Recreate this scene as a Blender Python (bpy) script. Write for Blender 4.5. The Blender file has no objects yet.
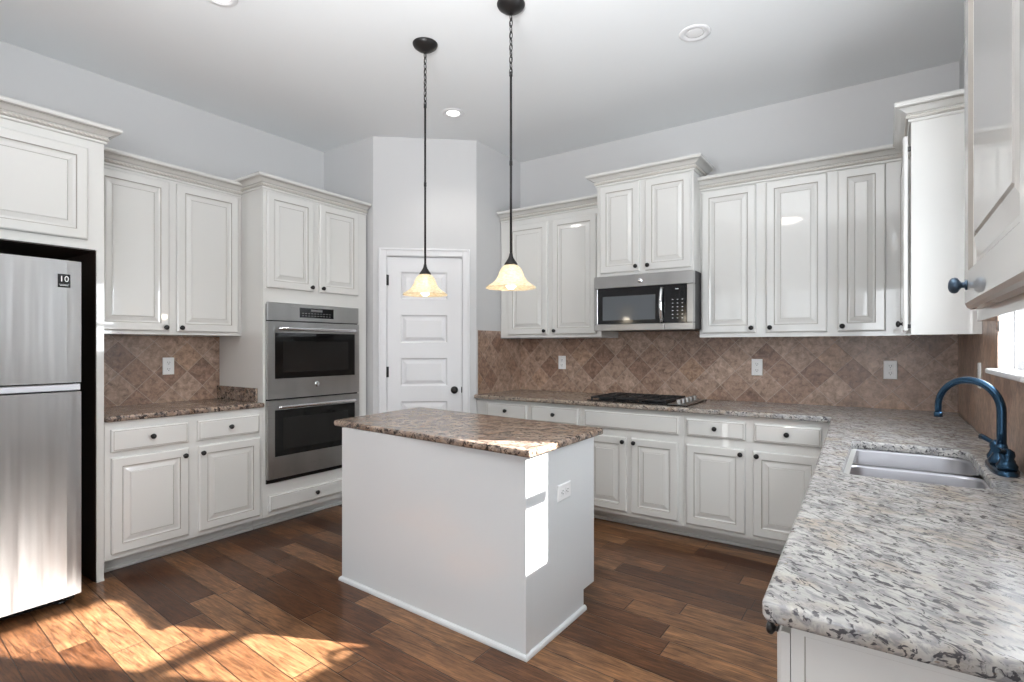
import bpy, bmesh, math, random
from mathutils import Vector, Matrix
random.seed(7)
S = bpy.context.scene
COL = S.collection
PI = math.pi

# ------------------------------------------------------------------ camera, world, sun, large lights, exposure
H = 1.30
cam = bpy.data.cameras.new('camera'); cam_o = bpy.data.objects.new('camera', cam); COL.objects.link(cam_o)
cam_o.location = (0, 0, H)
cam_o.rotation_euler = (math.radians(90), 0, math.radians(34.61))
cam.sensor_width = 36; cam.lens = 543.4/1024*36; cam.shift_y = -5.7/1024 * -1
cam.clip_start = 0.02; cam.clip_end = 200
S.camera = cam_o

S.view_settings.view_transform = 'Standard'; S.view_settings.look = 'None'
S.view_settings.exposure = -0.66; S.view_settings.gamma = 1.0
S.view_settings.use_curve_mapping = False

w = bpy.data.worlds.new('sky'); S.world = w; w.use_nodes = True
wn = w.node_tree.nodes; wl = w.node_tree.links
bg = wn['Background']; bg.inputs[0].default_value = (0.86, 0.93, 1.0, 1); bg.inputs[1].default_value = 3.4

def lamp(name, kind, loc, rot=None, look=None, **k):
    d = bpy.data.lights.new(name, kind)
    for a, b in k.items(): setattr(d, a, b)
    o = bpy.data.objects.new(name, d); COL.objects.link(o); o.location = loc
    if look: o.rotation_euler = Vector(look).to_track_quat('-Z', 'Y').to_euler()
    return o
lamp('sun', 'SUN', (6, 6, 6), look=(-.908, -.42, -.50), energy=92.0, angle=math.radians(0.6), color=(1, .97, .93))
# added fill lamp at an unseen side window, then daylight through the sink window
lamp('side_fill_light', 'AREA', (0.33, -1.65, 1.5), look=(-.6, .8, .05), energy=75, shape='RECTANGLE', size=1.6, size_y=1.3, color=(.90, .95, 1))

lamp('daylight_sink_window', 'AREA', (0.47, 2.545, 1.64), look=(-1, -.1, -.12), energy=40, shape='RECTANGLE', size=.54, size_y=.78, color=(.88, .94, 1))
# added fill: unseen upward spot beside the camera, brightens the room off the ceiling
lamp('ceiling_bounce_fill', 'SPOT', (-.5, -.2, 1.75), look=(-.22, .5, 1), energy=1200, spot_size=math.radians(130), spot_blend=1., shadow_soft_size=.5, color=(.97, .985, 1))

# ------------------------------------------------------------------ materials
def mat(name, color=(.8, .8, .8), rough=.5, metal=0., coat=0., spec=.5, **kw):
    m = bpy.data.materials.new(name); m.use_nodes = True
    b = m.node_tree.nodes['Principled BSDF']
    b.inputs['Base Color'].default_value = (*color, 1); b.inputs['Roughness'].default_value = rough
    b.inputs['Metallic'].default_value = metal; b.inputs['Coat Weight'].default_value = coat
    b.inputs['Specular IOR Level'].default_value = spec
    for k, v in kw.items(): b.inputs[k.replace('_', ' ')].default_value = v
    return m
class N:
    """small node-graph writer"""
    def __init__(s, m): s.t = m.node_tree; s.b = s.t.nodes['Principled BSDF']
    def new(s, typ, **k):
        n = s.t.nodes.new(typ)
        for a, b in k.items(): setattr(n, a, b)
        return n
    def put(s, sock, v):
        if isinstance(v, bpy.types.NodeSocket): s.t.links.new(v, sock)
        else: sock.default_value = v
    def math(s, op, a, b=0., c=None):
        n = s.new('ShaderNodeMath', operation=op); s.put(n.inputs[0], a); s.put(n.inputs[1], b)
        if c is not None: s.put(n.inputs[2], c)
        return n.outputs[0]
    def mix(s, f, a, b, blend='MIX'):
        n = s.new('ShaderNodeMix', data_type='RGBA', blend_type=blend)
        s.put(n.inputs[0], f); s.put(n.inputs[6], a if isinstance(a, bpy.types.NodeSocket) else (*a, 1)); s.put(n.inputs[7], b if isinstance(b, bpy.types.NodeSocket) else (*b, 1))
        return n.outputs[2]
    def noise(s, vec, scale, detail=3., rough=.5, dist=0.):
        n = s.new('ShaderNodeTexNoise'); s.put(n.inputs['Vector'], vec); n.inputs['Scale'].default_value = scale
        n.inputs['Detail'].default_value = detail; n.inputs['Roughness'].default_value = rough; n.inputs['Distortion'].default_value = dist
        return n.outputs['Fac']
    def ramp(s, f, stops, interp='LINEAR'):
        n = s.new('ShaderNodeValToRGB'); s.put(n.inputs[0], f); r = n.color_ramp; r.interpolation = interp
        while len(r.elements) < len(stops): r.elements.new(.5)
        for e, (p, c) in zip(r.elements, stops): e.position = p; e.color = (*c, 1) if len(c) == 3 else c
        return n.outputs[0]
    def pos(s): return s.new('ShaderNodeNewGeometry').outputs['Position']
    def sep(s, v):
        n = s.new('ShaderNodeSeparateXYZ'); s.put(n.inputs[0], v); return n.outputs
    def comb(s, x, y, z):
        n = s.new('ShaderNodeCombineXYZ'); s.put(n.inputs[0], x); s.put(n.inputs[1], y); s.put(n.inputs[2], z); return n.outputs[0]
    def mapping(s, v, scale=(1, 1, 1), rot=(0, 0, 0)):
        n = s.new('ShaderNodeMapping'); s.put(n.inputs[0], v); n.inputs['Scale'].default_value = scale; n.inputs['Rotation'].default_value = rot
        return n.outputs[0]
    def white(s, v):
        n = s.new('ShaderNodeTexWhiteNoise', noise_dimensions='3D'); s.put(n.inputs['Vector'], v); return n.outputs
    def bump(s, h, strength=.3, dist=.002):
        n = s.new('ShaderNodeBump'); s.put(n.inputs['Height'], h); n.inputs['Strength'].default_value = strength; n.inputs['Distance'].default_value = dist
        s.t.links.new(n.outputs[0], s.b.inputs['Normal'])
    def color(s, v): s.t.links.new(v, s.b.inputs['Base Color'])
    def rough(s, v): s.t.links.new(v, s.b.inputs['Roughness'])

def painted(name, color, rough, bump=.05, scale=180., coat=0.):
    m = mat(name, color, rough, coat=coat); n = N(m); n.bump(n.noise(n.pos(), scale, 2), bump, .001); return m
M = {}
M['wall'] = painted('wall_paint', (.60, .60, .602), .55, .12, 120)
M['ceiling'] = painted('ceiling_paint', (.79, .81, .82), .85, .25, 90)
M['cab'] = painted('cabinet_paint', (.695, .69, .665), .30, .02, 60, 1.)
M['glaze'] = mat('cabinet_glaze', (.37, .345, .31), .4)
M['trim'] = painted('trim_paint', (.76, .76, .77), .35, .02, 60)
M['island'] = painted('island_paint', (.70, .72, .73), .30, .02, 60, .6)
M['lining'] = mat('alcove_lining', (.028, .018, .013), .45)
M['black'] = mat('black_gloss', (.006, .006, .007), .12)
M['knob'] = mat('knob_bronze', (.010, .009, .009), .38, 0., spec=.35)
M['iron'] = mat('cast_iron', (.012, .012, .013), .45)
M['sky_tint_bronze'] = mat('faucet_bronze', (.022, .058, .105), .25, .8)  # dark bronze with the blue sky reflection painted into its colour
M['sky_tint_knob'] = mat('knob_sky_tint', (.06, .095, .14), .3, .6)  # same dark knob as the others, bluish daylight painted into its colour
M['plate'] = mat('outlet_plastic', (.85, .85, .85), .3)
M['slot'] = mat('outlet_slot', (.05, .05, .05), .5)
M['chrome'] = mat('polished_steel', (.75, .76, .77), .12, 1.)
M['grip'] = mat('grip_aluminium', (.72, .74, .78), .45, .6)
M['grey_mark'] = mat('panel_print', (.55, .57, .58), .4)
M['glass_dark'] = mat('oven_glass', (.006, .006, .006), .05, spec=.3)
M['oven_inner'] = mat('oven_inner_glass', (.014, .0135, .013), .06, spec=.3)
M['glass_grey'] = mat('microwave_glass', (.10, .11, .12), .06)
M['mid_grey'] = mat('grey_plastic', (.15, .15, .15), .4)

def steel(name, vertical=True, base=(.60, .60, .61), r0=.22, r1=.34):
    m = mat(name, base, .28, 1.); n = N(m)
    p = n.mapping(n.pos(), (3, 3, .15) if vertical else (3, 3, 3)); 
    f = n.noise(n.mapping(n.pos(), (160, 160, 1.5) if vertical else (4, 4, 400)), 1., 2)
    n.rough(n.ramp(f, [(0, (r0,)*3), (1, (r1,)*3)]))
    c = n.noise(n.mapping(n.pos(), (5, 5, .5)), 1., 2)
    n.color(n.ramp(c, [(.3, tuple(x*.86 for x in base)), (.7, tuple(min(1, x*1.12) for x in base))]))
    n.bump(n.noise(n.mapping(n.pos(), (11, 11, .7)), 1., 2) if vertical else c, .55 if vertical else .35, .012 if vertical else .01)
    return m
M['steel'] = steel('brushed_steel_fridge', True, (.37, .365, .36), .36, .46)
M['steel_h'] = steel('brushed_steel_oven', False, (.43, .43, .425), .24, .36)
M['steel_sink'] = mat('sink_steel', (.40, .40, .425), .38, 1.)

def granite(name, cols, ang, sx, sy, dark_at, light_fade=False):
    """cols: pale ground, second pale, grey, tan, dark"""
    m = mat(name, (.5, .5, .5), .22, spec=.45); n = N(m); p = n.pos()
    q = n.mapping(n.mapping(p, (1, 1, 1), (0, 0, ang)), (sx, sy, sy))
    w1 = n.noise(p, 7, 3, .6, .5)
    base = n.mix(n.ramp(n.noise(q, .35, 4, .65, .6), [(.40, (0, 0, 0)), (.62, (1, 1, 1))]), cols[0], cols[1])
    base = n.mix(n.math('MULTIPLY', n.ramp(w1, [(.50, (0, 0, 0)), (.68, (1, 1, 1))]), .6), base, cols[3])
    g = n.ramp(n.noise(q, .62, 4, .66, .9), [(.47, (0, 0, 0)), (.60, (1, 1, 1))])
    base = n.mix(n.math('MULTIPLY', g, .72), base, cols[2])
    d = n.ramp(n.noise(n.mapping(n.mapping(p, (1, 1, 1), (0, 0, ang+.1)), (sx*1.1, sy*1.1, sy)), .85, 3, .62, 1.0), [(dark_at, (0, 0, 0)), (dark_at+.05, (1, 1, 1))])
    base = n.mix(n.math('MULTIPLY', d, .92), base, cols[4])
    if light_fade:
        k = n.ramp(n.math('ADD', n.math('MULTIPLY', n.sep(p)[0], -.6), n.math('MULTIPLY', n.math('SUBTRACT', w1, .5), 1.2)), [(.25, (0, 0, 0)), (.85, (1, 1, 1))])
        base = n.mix(n.math('MULTIPLY', k, .8), base, n.mix(1., base, (.74, .58, .44), 'MULTIPLY'))  # painted light: stone turns browner and dimmer away from the window
    r = n.ramp(n.noise(n.mapping(p, (sx, sy*.8, sy)), 1.3, 2, .5), [(.68, (0, 0, 0)), (.73, (1, 1, 1))])
    n.color(n.mix(n.math('MULTIPLY', r, .6), base, cols[5]))
    return m
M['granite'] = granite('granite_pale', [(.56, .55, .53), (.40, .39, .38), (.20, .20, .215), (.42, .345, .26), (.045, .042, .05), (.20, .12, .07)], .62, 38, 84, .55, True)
M['granite_shaded'] = granite('granite_shaded', [(.40, .31, .245), (.24, .165, .125), (.10, .083, .08), (.24, .14, .075), (.014, .011, .010), (.58, .52, .43)], -.5, 34, 46, .53)  # same stone as the pale one, dimmer browner light painted into its colours
def tile(name, ax):
    m = mat(name, (.3, .22, .17), .38); n = N(m)
    s = n.sep(n.pos()); x = s[ax]; z = s[2]
    # diamonds whose crossings stand .107 m apart both ways
    u0 = {0: -.613, 1: 1.685}[ax]; z0 = {0: 1.010, 1: 1.014}[ax]
    a = n.math('SUBTRACT', x, u0); b = n.math('SUBTRACT', z, z0)
    u = n.math('DIVIDE', n.math('ADD', a, b), .214); v = n.math('DIVIDE', n.math('SUBTRACT', a, b), .214)
    if ax == 1: u = n.math('ADD', u, .5); v = n.math('ADD', v, .5)
    cu = n.math('FLOOR', u); cv = n.math('FLOOR', v)
    def edge(t):
        f = n.math('FRACT', t); return n.math('MINIMUM', f, n.math('SUBTRACT', 1., f))
    e = n.math('MINIMUM', edge(u), edge(v))
    wob = n.math('MULTIPLY', n.math('SUBTRACT', n.noise(n.pos(), 60, 2), .5), .012)
    g = n.ramp(n.math('ADD', e, wob), [(.005, (.75, .75, .75)), (.017, (0, 0, 0))])
    r = n.white(n.comb(cu, cv, 3.3))
    tone = n.ramp(r[0], [(0, (.225, .142, .105)), (.3, (.295, .200, .150)), (.55, (.34, .245, .19)), (.8, (.38, .28, .22)), (1, (.335, .21, .135))])
    cloud = n.noise(n.pos(), 26, 5, .68, .6)
    tone = n.mix(.9, tone, n.ramp(cloud, [(.32, (.25, .22, .20)), (.68, (.78, .75, .73))]), 'OVERLAY')
    pit = n.ramp(n.noise(n.pos(), 70, 3, .6), [(.60, (0, 0, 0)), (.72, (1, 1, 1))])
    tone = n.mix(n.math('MULTIPLY', pit, .5), tone, (.47, .38, .31))
    n.color(n.mix(g, tone, (.47, .395, .335)))
    n.rough(n.ramp(g, [(0, (.32,)*3), (1, (.8,)*3)]))
    n.bump(n.math('SUBTRACT', n.math('MULTIPLY', cloud, .3), g), .5, .002)
    return m
M['tile_x'] = tile('travertine_tile_x', 0); M['tile_y'] = tile('travertine_tile_y', 1)

def wood_floor():
    m = mat('hand_scraped_wood', (.1, .05, .03), .2, spec=.32); n = N(m)
    s = n.sep(n.pos()); x = s[0]; y = s[1]
    wv = n.math('DIVIDE', n.math('SUBTRACT', n.math('ADD', y, n.math('MULTIPLY', n.math('ADD', x, 2.6), .075)), .782), .1325)
    row = n.math('FLOOR', wv); fr = n.math('FRACT', wv)
    ro = n.white(n.comb(row, 1.7, 0.3))[0]
    L = n.math('ADD', .62, n.math('MULTIPLY', n.white(n.comb(row, 8.1, 2.3))[0], .5))
    uu = n.math('DIVIDE', n.math('ADD', x, n.math('MULTIPLY', ro, 7.)), L)
    pl = n.math('FLOOR', uu); fu = n.math('FRACT', uu)
    def edge(f, w):
        d = n.math('MULTIPLY', n.math('MINIMUM', f, n.math('SUBTRACT', 1., f)), w); return d
    d = n.math('MINIMUM', edge(fr, .1325), edge(fu, .85))
    seam = n.ramp(n.math('MULTIPLY', d, 100.), [(.10, (1, 1, 1)), (.32, (0, 0, 0))])
    rnd = n.white(n.comb(row, pl, 5.5))
    g0 = n.comb(n.math('ADD', x, n.math('MULTIPLY', rnd[0], 30.)), n.math('ADD', y, n.math('MULTIPLY', row, 3.)), 0.)
    grain = n.noise(n.mapping(g0, (7, 95, 1)), 1., 6, .68, 1.1)
    curl = n.noise(n.mapping(g0, (3, 34, 1)), 1., 5, .62, 2.4)
    blot = n.noise(n.mapping(g0, (5, 9, 1)), 1., 3, .55, .8)
    tone = n.ramp(rnd[0], [(0, (.056, .022, .010)), (.35, (.095, .042, .019)), (.7, (.148, .072, .034)), (1, (.200, .106, .052))])
    gr = n.ramp(grain, [(.32, (.38, .35, .33)), (.48, (.85, .84, .83)), (.68, (1.35, 1.32, 1.28))])
    c = n.mix(1., tone, gr, 'MULTIPLY')
    c = n.mix(1., c, n.ramp(blot, [(.3, (.85, .80, .78)), (.7, (1.5, 1.5, 1.5))]), 'MULTIPLY')
    c = n.mix(1., c, n.ramp(curl, [(.36, (.58, .54, .52)), (.50, (1., 1., 1.)), (.66, (1.3, 1.28, 1.24))]), 'MULTIPLY')
    c = n.mix(n.math('MULTIPLY', seam, .9), c, (.012, .006, .004))
    n.color(c)
    n.rough(n.ramp(grain, [(.2, (.25,)*3), (.8, (.40,)*3)]))
    n.bump(n.math('ADD', n.math('MULTIPLY', blot, .6), n.math('SUBTRACT', n.math('MULTIPLY', grain, .25), seam)), .35, .004)
    return m
M['floor'] = wood_floor()

def emit(name, color, strength):
    m = bpy.data.materials.new(name); m.use_nodes = True; t = m.node_tree; t.nodes.clear()
    e = t.nodes.new('ShaderNodeEmission'); e.inputs[0].default_value = (*color, 1); e.inputs[1].default_value = strength
    o = t.nodes.new('ShaderNodeOutputMaterial'); t.links.new(e.outputs[0], o.inputs[0]); return m
M['bulb'] = emit('lit_bulb', (1, .92, .80), 9)
M['can_on'] = emit('lit_can', (1, .97, .92), 9)
M['dome'] = emit('lit_dome', (1, .90, .80), 26)
M['can_off'] = mat('unlit_lens', (.80, .80, .80), .5)
def shade_glass():
    m = bpy.data.materials.new('alabaster_glass'); m.use_nodes = True; t = m.node_tree; t.nodes.clear()
    N_ = t.nodes.new; L = t.links.new
    d = N_('ShaderNodeBsdfDiffuse'); tr = N_('ShaderNodeBsdfTranslucent'); gl = N_('ShaderNodeBsdfGlossy'); tp = N_('ShaderNodeBsdfTransparent')
    no = N_('ShaderNodeTexNoise'); no.inputs['Scale'].default_value = 18; no.inputs['Detail'].default_value = 3
    cr = N_('ShaderNodeValToRGB'); cr.color_ramp.elements[0].color = (.78, .64, .43, 1); cr.color_ramp.elements[1].color = (.94, .88, .72, 1)
    cr.color_ramp.elements[0].position = .3; cr.color_ramp.elements[1].position = .6
    L(no.outputs['Fac'], cr.inputs[0]); L(cr.outputs[0], d.inputs[0]); L(cr.outputs[0], tr.inputs[0]); gl.inputs['Roughness'].default_value = .12
    a = N_('ShaderNodeMixShader'); a.inputs[0].default_value = .45; L(d.outputs[0], a.inputs[1]); L(tr.outputs[0], a.inputs[2])
    b = N_('ShaderNodeMixShader'); b.inputs[0].default_value = .06; L(a.outputs[0], b.inputs[1]); L(gl.outputs[0], b.inputs[2])
    c = N_('ShaderNodeMixShader'); c.inputs[0].default_value = .2; L(b.outputs[0], c.inputs[1]); L(tp.outputs[0], c.inputs[2])
    o = N_('ShaderNodeOutputMaterial'); L(c.outputs[0], o.inputs[0]); return m
M['shade'] = shade_glass()
def pane_glass():
    m = bpy.data.materials.new('window_pane'); m.use_nodes = True; t = m.node_tree; t.nodes.clear()
    tp = t.nodes.new('ShaderNodeBsdfTransparent'); gl = t.nodes.new('ShaderNodeBsdfGlossy'); gl.inputs['Roughness'].default_value = .02
    x = t.nodes.new('ShaderNodeMixShader'); x.inputs[0].default_value = .06
    o = t.nodes.new('ShaderNodeOutputMaterial')
    t.links.new(tp.outputs[0], x.inputs[1]); t.links.new(gl.outputs[0], x.inputs[2]); t.links.new(x.outputs[0], o.inputs[0]); return m
M['pane'] = pane_glass()

# ------------------------------------------------------------------ mesh helpers
class MB:
    def __init__(s): s.v = []; s.f = []; s.m = []; s.sm = []
    def add(s, verts, faces, mi=0, smooth=False):
        o = len(s.v); s.v += [tuple(p) for p in verts]
        for f in faces: s.f.append([o+i for i in f]); s.m.append(mi); s.sm.append(smooth)
        return s
    def box(s, x0, x1, y0, y1, z0, z1, mi=0, bev=0., F=None, seg=1):
        a = [(x0, y0, z0), (x1, y0, z0), (x1, y1, z0), (x0, y1, z0), (x0, y0, z1), (x1, y0, z1), (x1, y1, z1), (x0, y1, z1)]
        fs = [(0, 3, 2, 1), (4, 5, 6, 7), (0, 1, 5, 4), (1, 2, 6, 5), (2, 3, 7, 6), (3, 0, 4, 7)]
        if bev:
            bm = bmesh.new(); vs = [bm.verts.new(p) for p in a]
            for f in fs: bm.faces.new([vs[i] for i in f])
            bmesh.ops.bevel(bm, geom=bm.edges[:], offset=bev, segments=seg, affect='EDGES', profile=.5)
            bm.verts.index_update(); a = [tuple(v.co) for v in bm.verts]; fs = [[v.index for v in f.verts] for f in bm.faces]; bm.free()
        if F: a = [F(*p) for p in a]
        return s.add(a, fs, mi)
    def fbox(s, F, u0, u1, v0, v1, n0, n1, mi=0, bev=0., seg=1):      # box in a (u,v,n) frame
        return s.box(u0, u1, v0, v1, n0, n1, mi, bev, F, seg)
    def rings(s, F, u0, u1, v0, v1, prof, cap=True, back=True):       # prof: (inset, n, material of the strip that leads to it)
        rs = []
        for (i, n, mi) in prof: rs.append([F(u0+i, v0+i, n), F(u1-i, v0+i, n), F(u1-i, v1-i, n), F(u0+i, v1-i, n)])
        for k in range(len(rs)-1):
            for j in range(4): s.add([rs[k][j], rs[k][(j+1) % 4], rs[k+1][(j+1) % 4], rs[k+1][j]], [(0, 1, 2, 3)], prof[k+1][2])
        if cap: s.add(rs[-1], [(0, 1, 2, 3)], prof[-1][2] if cap is True else cap-1)
        if back: s.add(rs[0], [(3, 2, 1, 0)], 0)
        return s
    def lathe(s, prof, c=(0, 0, 0), seg=24, mi=0, axis=None, ripple=0, amp=0):   # prof (r,z)
        vs = []; fs = []; n = len(prof)
        Q = Vector((0, 0, 1)).rotation_difference(Vector(axis)).to_matrix() if axis else None
        for (r, z) in prof:
            for k in range(seg):
                a = 2*PI*k/seg; rr = r*(1+amp*math.cos(ripple*a)) if ripple else r
                p = Vector((rr*math.cos(a), rr*math.sin(a), z))
                if Q: p = Q @ p
                vs.append((p.x+c[0], p.y+c[1], p.z+c[2]))
        for i in range(n-1):
            for k in range(seg):
                k2 = (k+1) % seg; fs.append((i*seg+k, i*seg+k2, (i+1)*seg+k2, (i+1)*seg+k))
        s.add(vs, fs, mi, True)
        if prof[0][0] > 1e-6: s.add(vs[:seg], [tuple(reversed(range(seg)))], mi)
        if prof[-1][0] > 1e-6: s.add(vs[-seg:], [tuple(range(seg))], mi)
        return s
    def tube(s, pts, r, seg=12, mi=0, caps=True, closed=False, lobes=0, twist=0., lob=.28):
        pts = [Vector(p) for p in pts]; n = len(pts); vs = []; fs = []
        rad = r if isinstance(r, (list, tuple)) else [r]*n
        up = Vector((0, 0, 1)); prev = None; dist = 0
        for i, p in enumerate(pts):
            if closed: t = pts[(i+1) % n]-pts[i-1]
            else: t = pts[min(i+1, n-1)]-pts[max(i-1, 0)]
            t.normalize()
            if prev is None:
                ref = up if abs(t.dot(up)) < .9 else Vector((1, 0, 0)); a = t.cross(ref).normalized()
            else: a = (prev-t*prev.dot(t)).normalized()
            prev = a; b = t.cross(a)
            if i: dist += (pts[i]-pts[i-1]).length
            for k in range(seg):
                th = 2*PI*k/seg; rr = rad[i]*(1+lob*math.cos(lobes*(th-twist*dist))) if lobes else rad[i]
                q = p+(a*math.cos(th)+b*math.sin(th))*rr; vs.append(tuple(q))
        m_ = n if closed else n-1
        for i in range(m_):
            i2 = (i+1) % n
            for k in range(seg):
                k2 = (k+1) % seg; fs.append((i*seg+k, i*seg+k2, i2*seg+k2, i2*seg+k))
        s.add(vs, fs, mi, True)
        if caps and not closed: s.add(vs[:seg], [tuple(reversed(range(seg)))], mi); s.add(vs[-seg:], [tuple(range(seg))], mi)
        return s
    def prism(s, poly, z0, z1, mi=0, F=None):
        F = F or (lambda a, b, c: (a, b, c)); n = len(poly)
        vs = [F(p[0], p[1], z0) for p in poly]+[F(p[0], p[1], z1) for p in poly]
        fs = [tuple(reversed(range(n))), tuple(range(n, 2*n))]+[(i, (i+1) % n, n+(i+1) % n, n+i) for i in range(n)]
        return s.add(vs, fs, mi)
    def mesh(s, name, mats, origin, smooth_angle=None):
        me = bpy.data.meshes.new(name)
        me.from_pydata([(x-origin[0], y-origin[1], z-origin[2]) for x, y, z in s.v], [], s.f)
        for q in mats: me.materials.append(q)
        for p, mi, sm in zip(me.polygons, s.m, s.sm): p.material_index = mi; p.use_smooth = sm
        me.validate(); me.update()
        bm = bmesh.new(); bm.from_mesh(me); bmesh.ops.remove_doubles(bm, verts=bm.verts[:], dist=1e-5)
        bmesh.ops.recalc_face_normals(bm, faces=bm.faces[:]); bm.to_mesh(me); bm.free()
        return me

WORLD = {}
def obj(name, mb, mats, parent=None, kind=None, origin=None):
    if not isinstance(mats, (list, tuple)): mats = [mats]
    xs = [p[0] for p in mb.v]; ys = [p[1] for p in mb.v]; zs = [p[2] for p in mb.v]
    c = origin or ((min(xs)+max(xs))/2, (min(ys)+max(ys))/2, min(zs))
    o = bpy.data.objects.new(name, mb.mesh(name, mats, c)); COL.objects.link(o)
    pw = WORLD[parent.name] if parent else (0, 0, 0)
    o.location = (c[0]-pw[0], c[1]-pw[1], c[2]-pw[2]); WORLD[o.name] = c
    if parent: o.parent = parent
    if kind: o['kind'] = kind
    return o
def thing(name, label, cat, loc, group=None):
    o = bpy.data.objects.new(name, None); COL.objects.link(o); o.location = loc; WORLD[o.name] = tuple(loc)
    o.empty_display_size = .1; o['label'] = label; o['category'] = cat
    if group: o['group'] = group
    return o
def tag(o, label, cat, group=None):
    o['label'] = label; o['category'] = cat
    if group: o['group'] = group
    return o
def struct(name, mb, mats, parent=None): return obj(name, mb, mats, parent, None if parent else 'structure')
def copy_tree(o, parent=None):
    c = o.copy(); COL.objects.link(c); c.parent = parent
    for ch in list(o.children): copy_tree(ch, c)
    return c

# frames: u to the right as seen from the front, v up, n out into the room
def FL(X): return lambda u, v, n: (X+n, u, v)          # faces +X (left run)
def FB(Y): return lambda u, v, n: (u, Y-n, v)          # faces -Y (back run)
def FR(X): return lambda u, v, n: (X-n, -u, v)         # faces -X (right run), u = -Y
G = 1
DOOR = [(0, .0, 0), (0, .013, 0), (.003, .017, 0), (.008, .020, 0), (.050, .020, 0), (.0525, .0150, G), (.0545, .0150, G), (.059, .0125, 0), (.066, .0120, 0), (.089, .0175, 0), (.0905, .0152, G), (.0920, .0152, 0), (.094, .0185, 0)]
DRAW = [(0, .0, 0), (0, .012, 0), (.003, .016, 0), (.010, .0195, 0), (.013, .0195, G), (.0145, .0205, 0)]
KN = [(.0100, 0), (.0100, .002), (.0060, .004), (.0056, .008), (.0095, .011), (.0142, .014), (.0156, .018), (.0148, .0225), (.0115, .0260), (.006, .0280), (0, .0285)]
def knob(F, u, v, n, parent, m='knob', k=1.):
    p = Vector(F(u, v, n)); ax = Vector(F(u, v, n+1))-p
    mb = MB().lathe([(r*k, z*k) for r, z in KN], p, 20, 0, ax)
    return obj('knob', mb, M[m], parent)
def door(F, u0, u1, v0, v1, parent, kn=None, n0=.0005, m='knob', kk=1.):
    Fo = lambda u, v, n: F(u, v, n+n0)
    d = obj('door', MB().rings(Fo, u0, u1, v0, v1, DOOR), [M['cab'], M['glaze']], parent)
    if kn: knob(Fo, kn[0], kn[1], .0198, d, m, kk)
    return d
def drawer(F, u0, u1, v0, v1, parent, kn=True, name='drawer'):
    Fo = lambda u, v, n: F(u, v, n+.0005)
    d = obj(name, MB().rings(Fo, u0, u1, v0, v1, DRAW), [M['cab'], M['glaze']], parent)
    if kn: knob(Fo, (u0+u1)/2, (v0+v1)/2+.004, .0200, d)
    return d
# crown: sweep along a path, out = right hand side of travel
CROWN = [(0, 0), (.007, 0), (.011, .004), (.011, .013), (.007, .015), (.007, .017), (.0135, .019), (.0135, .035), (.0175, .037), (.0145, .040), (.0145, .042), (.022, .044), (.029, .049), (.038, .055), (.049, .059), (.056, .060), (.050, .0625), (.050, .0645), (.064, .067), (.068, .075), (.067, .085), (.062, .090), (0, .090)]
CROWN_GLAZE = (4, 9, 15, 16)
def sweep_rings(path, prof):
    P = [Vector(p) for p in path]; rs = []
    nr = []
    for a, b in zip(P, P[1:]):
        d = Vector((b.x-a.x, b.y-a.y)); d.normalize(); nr.append(Vector((d.y, -d.x)))
    for i, p in enumerate(P):
        if i == 0: m = nr[0]
        elif i == len(P)-1: m = nr[-1]
        else: m = (nr[i-1]+nr[i])/(1+nr[i-1].dot(nr[i]))
        rs.append([(p.x+m.x*o, p.y+m.y*o, p.z+u) for o, u in prof])
    return rs
def crown(path, parent, seg=None, hs=1., rope=True, both=True):
    prof = [(o, u*hs) for o, u in CROWN]; rs = sweep_rings(path, prof); n = len(prof)
    rp = sweep_rings(path, [(.0145, .0255*hs)]); mb = MB(); rb = MB()
    for i in (seg if seg is not None else range(len(path)-1)):
        a, b = rs[i], rs[i+1]
        mb.add(a+b, [(j, (j+1) % n, n+(j+1) % n, n+j) for j in range(n) if j not in CROWN_GLAZE]+[tuple(reversed(range(n))), tuple(range(n, 2*n))])
        mb.add(a+b, [(j, (j+1) % n, n+(j+1) % n, n+j) for j in CROWN_GLAZE], 1)
        p, q = Vector(rp[i][0]), Vector(rp[i+1][0]); L = (q-p).length; k = max(2, int(L/.005))
        rb.tube([p+(q-p)*t/k for t in range(k+1)], .0075*hs, 10, 0, True, False, 2, 2*PI/.044)
    c = obj('crown_molding', mb, [M['cab'], M['glaze']], parent)
    obj('rope_molding', rb, [M['rope']], c)
    return c
def rope_paint():
    return mat('rope_glazed_paint', (.60, .575, .53), .4)
M['rope'] = rope_paint()

# ------------------------------------------------------------------ room shell
CZ = 3.05; XL = -4.17; YB = 4.30; XR = .365; YR = -5.6
def slab_box(name, *b, m, bev=0): return struct(name, MB().box(*b), m)
slab_box('floor', XL-.2, XR+.2, YR-.2, YB+.2, -.12, 0, m=M['floor'])
slab_box('ceiling', XL-.2, XR+.2, YR-.2, YB+.2, CZ, CZ+.12, m=M['ceiling'])
slab_box('wall_left', XL-.12, XL, YR-.12, YB+.12, 0, CZ, m=M['wall'])
slab_box('wall_back', XL, XR+.08, YB, YB+.12, 0, CZ, m=M['wall'])
# right wall with the sink window and an unseen window added for side light
WY0, WY1, WZ0, WZ1 = 2.24, 2.85, 1.215, 2.08
BY0, BY1, BZ0, BZ1 = -2.5, -.8, .8, 2.2
wr = MB()
for y0, y1, z0, z1 in [(YR-.12, BY0, 0, CZ), (BY0, BY1, 0, BZ0), (BY0, BY1, BZ1, CZ), (BY1, WY0, 0, CZ), (WY0, WY1, 0, WZ0), (WY0, WY1, WZ1, CZ), (WY1, YB, 0, CZ)]:
    wr.box(XR, XR+.08, y0, y1, z0, z1)
struct('wall_right', wr, M['wall'])
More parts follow.
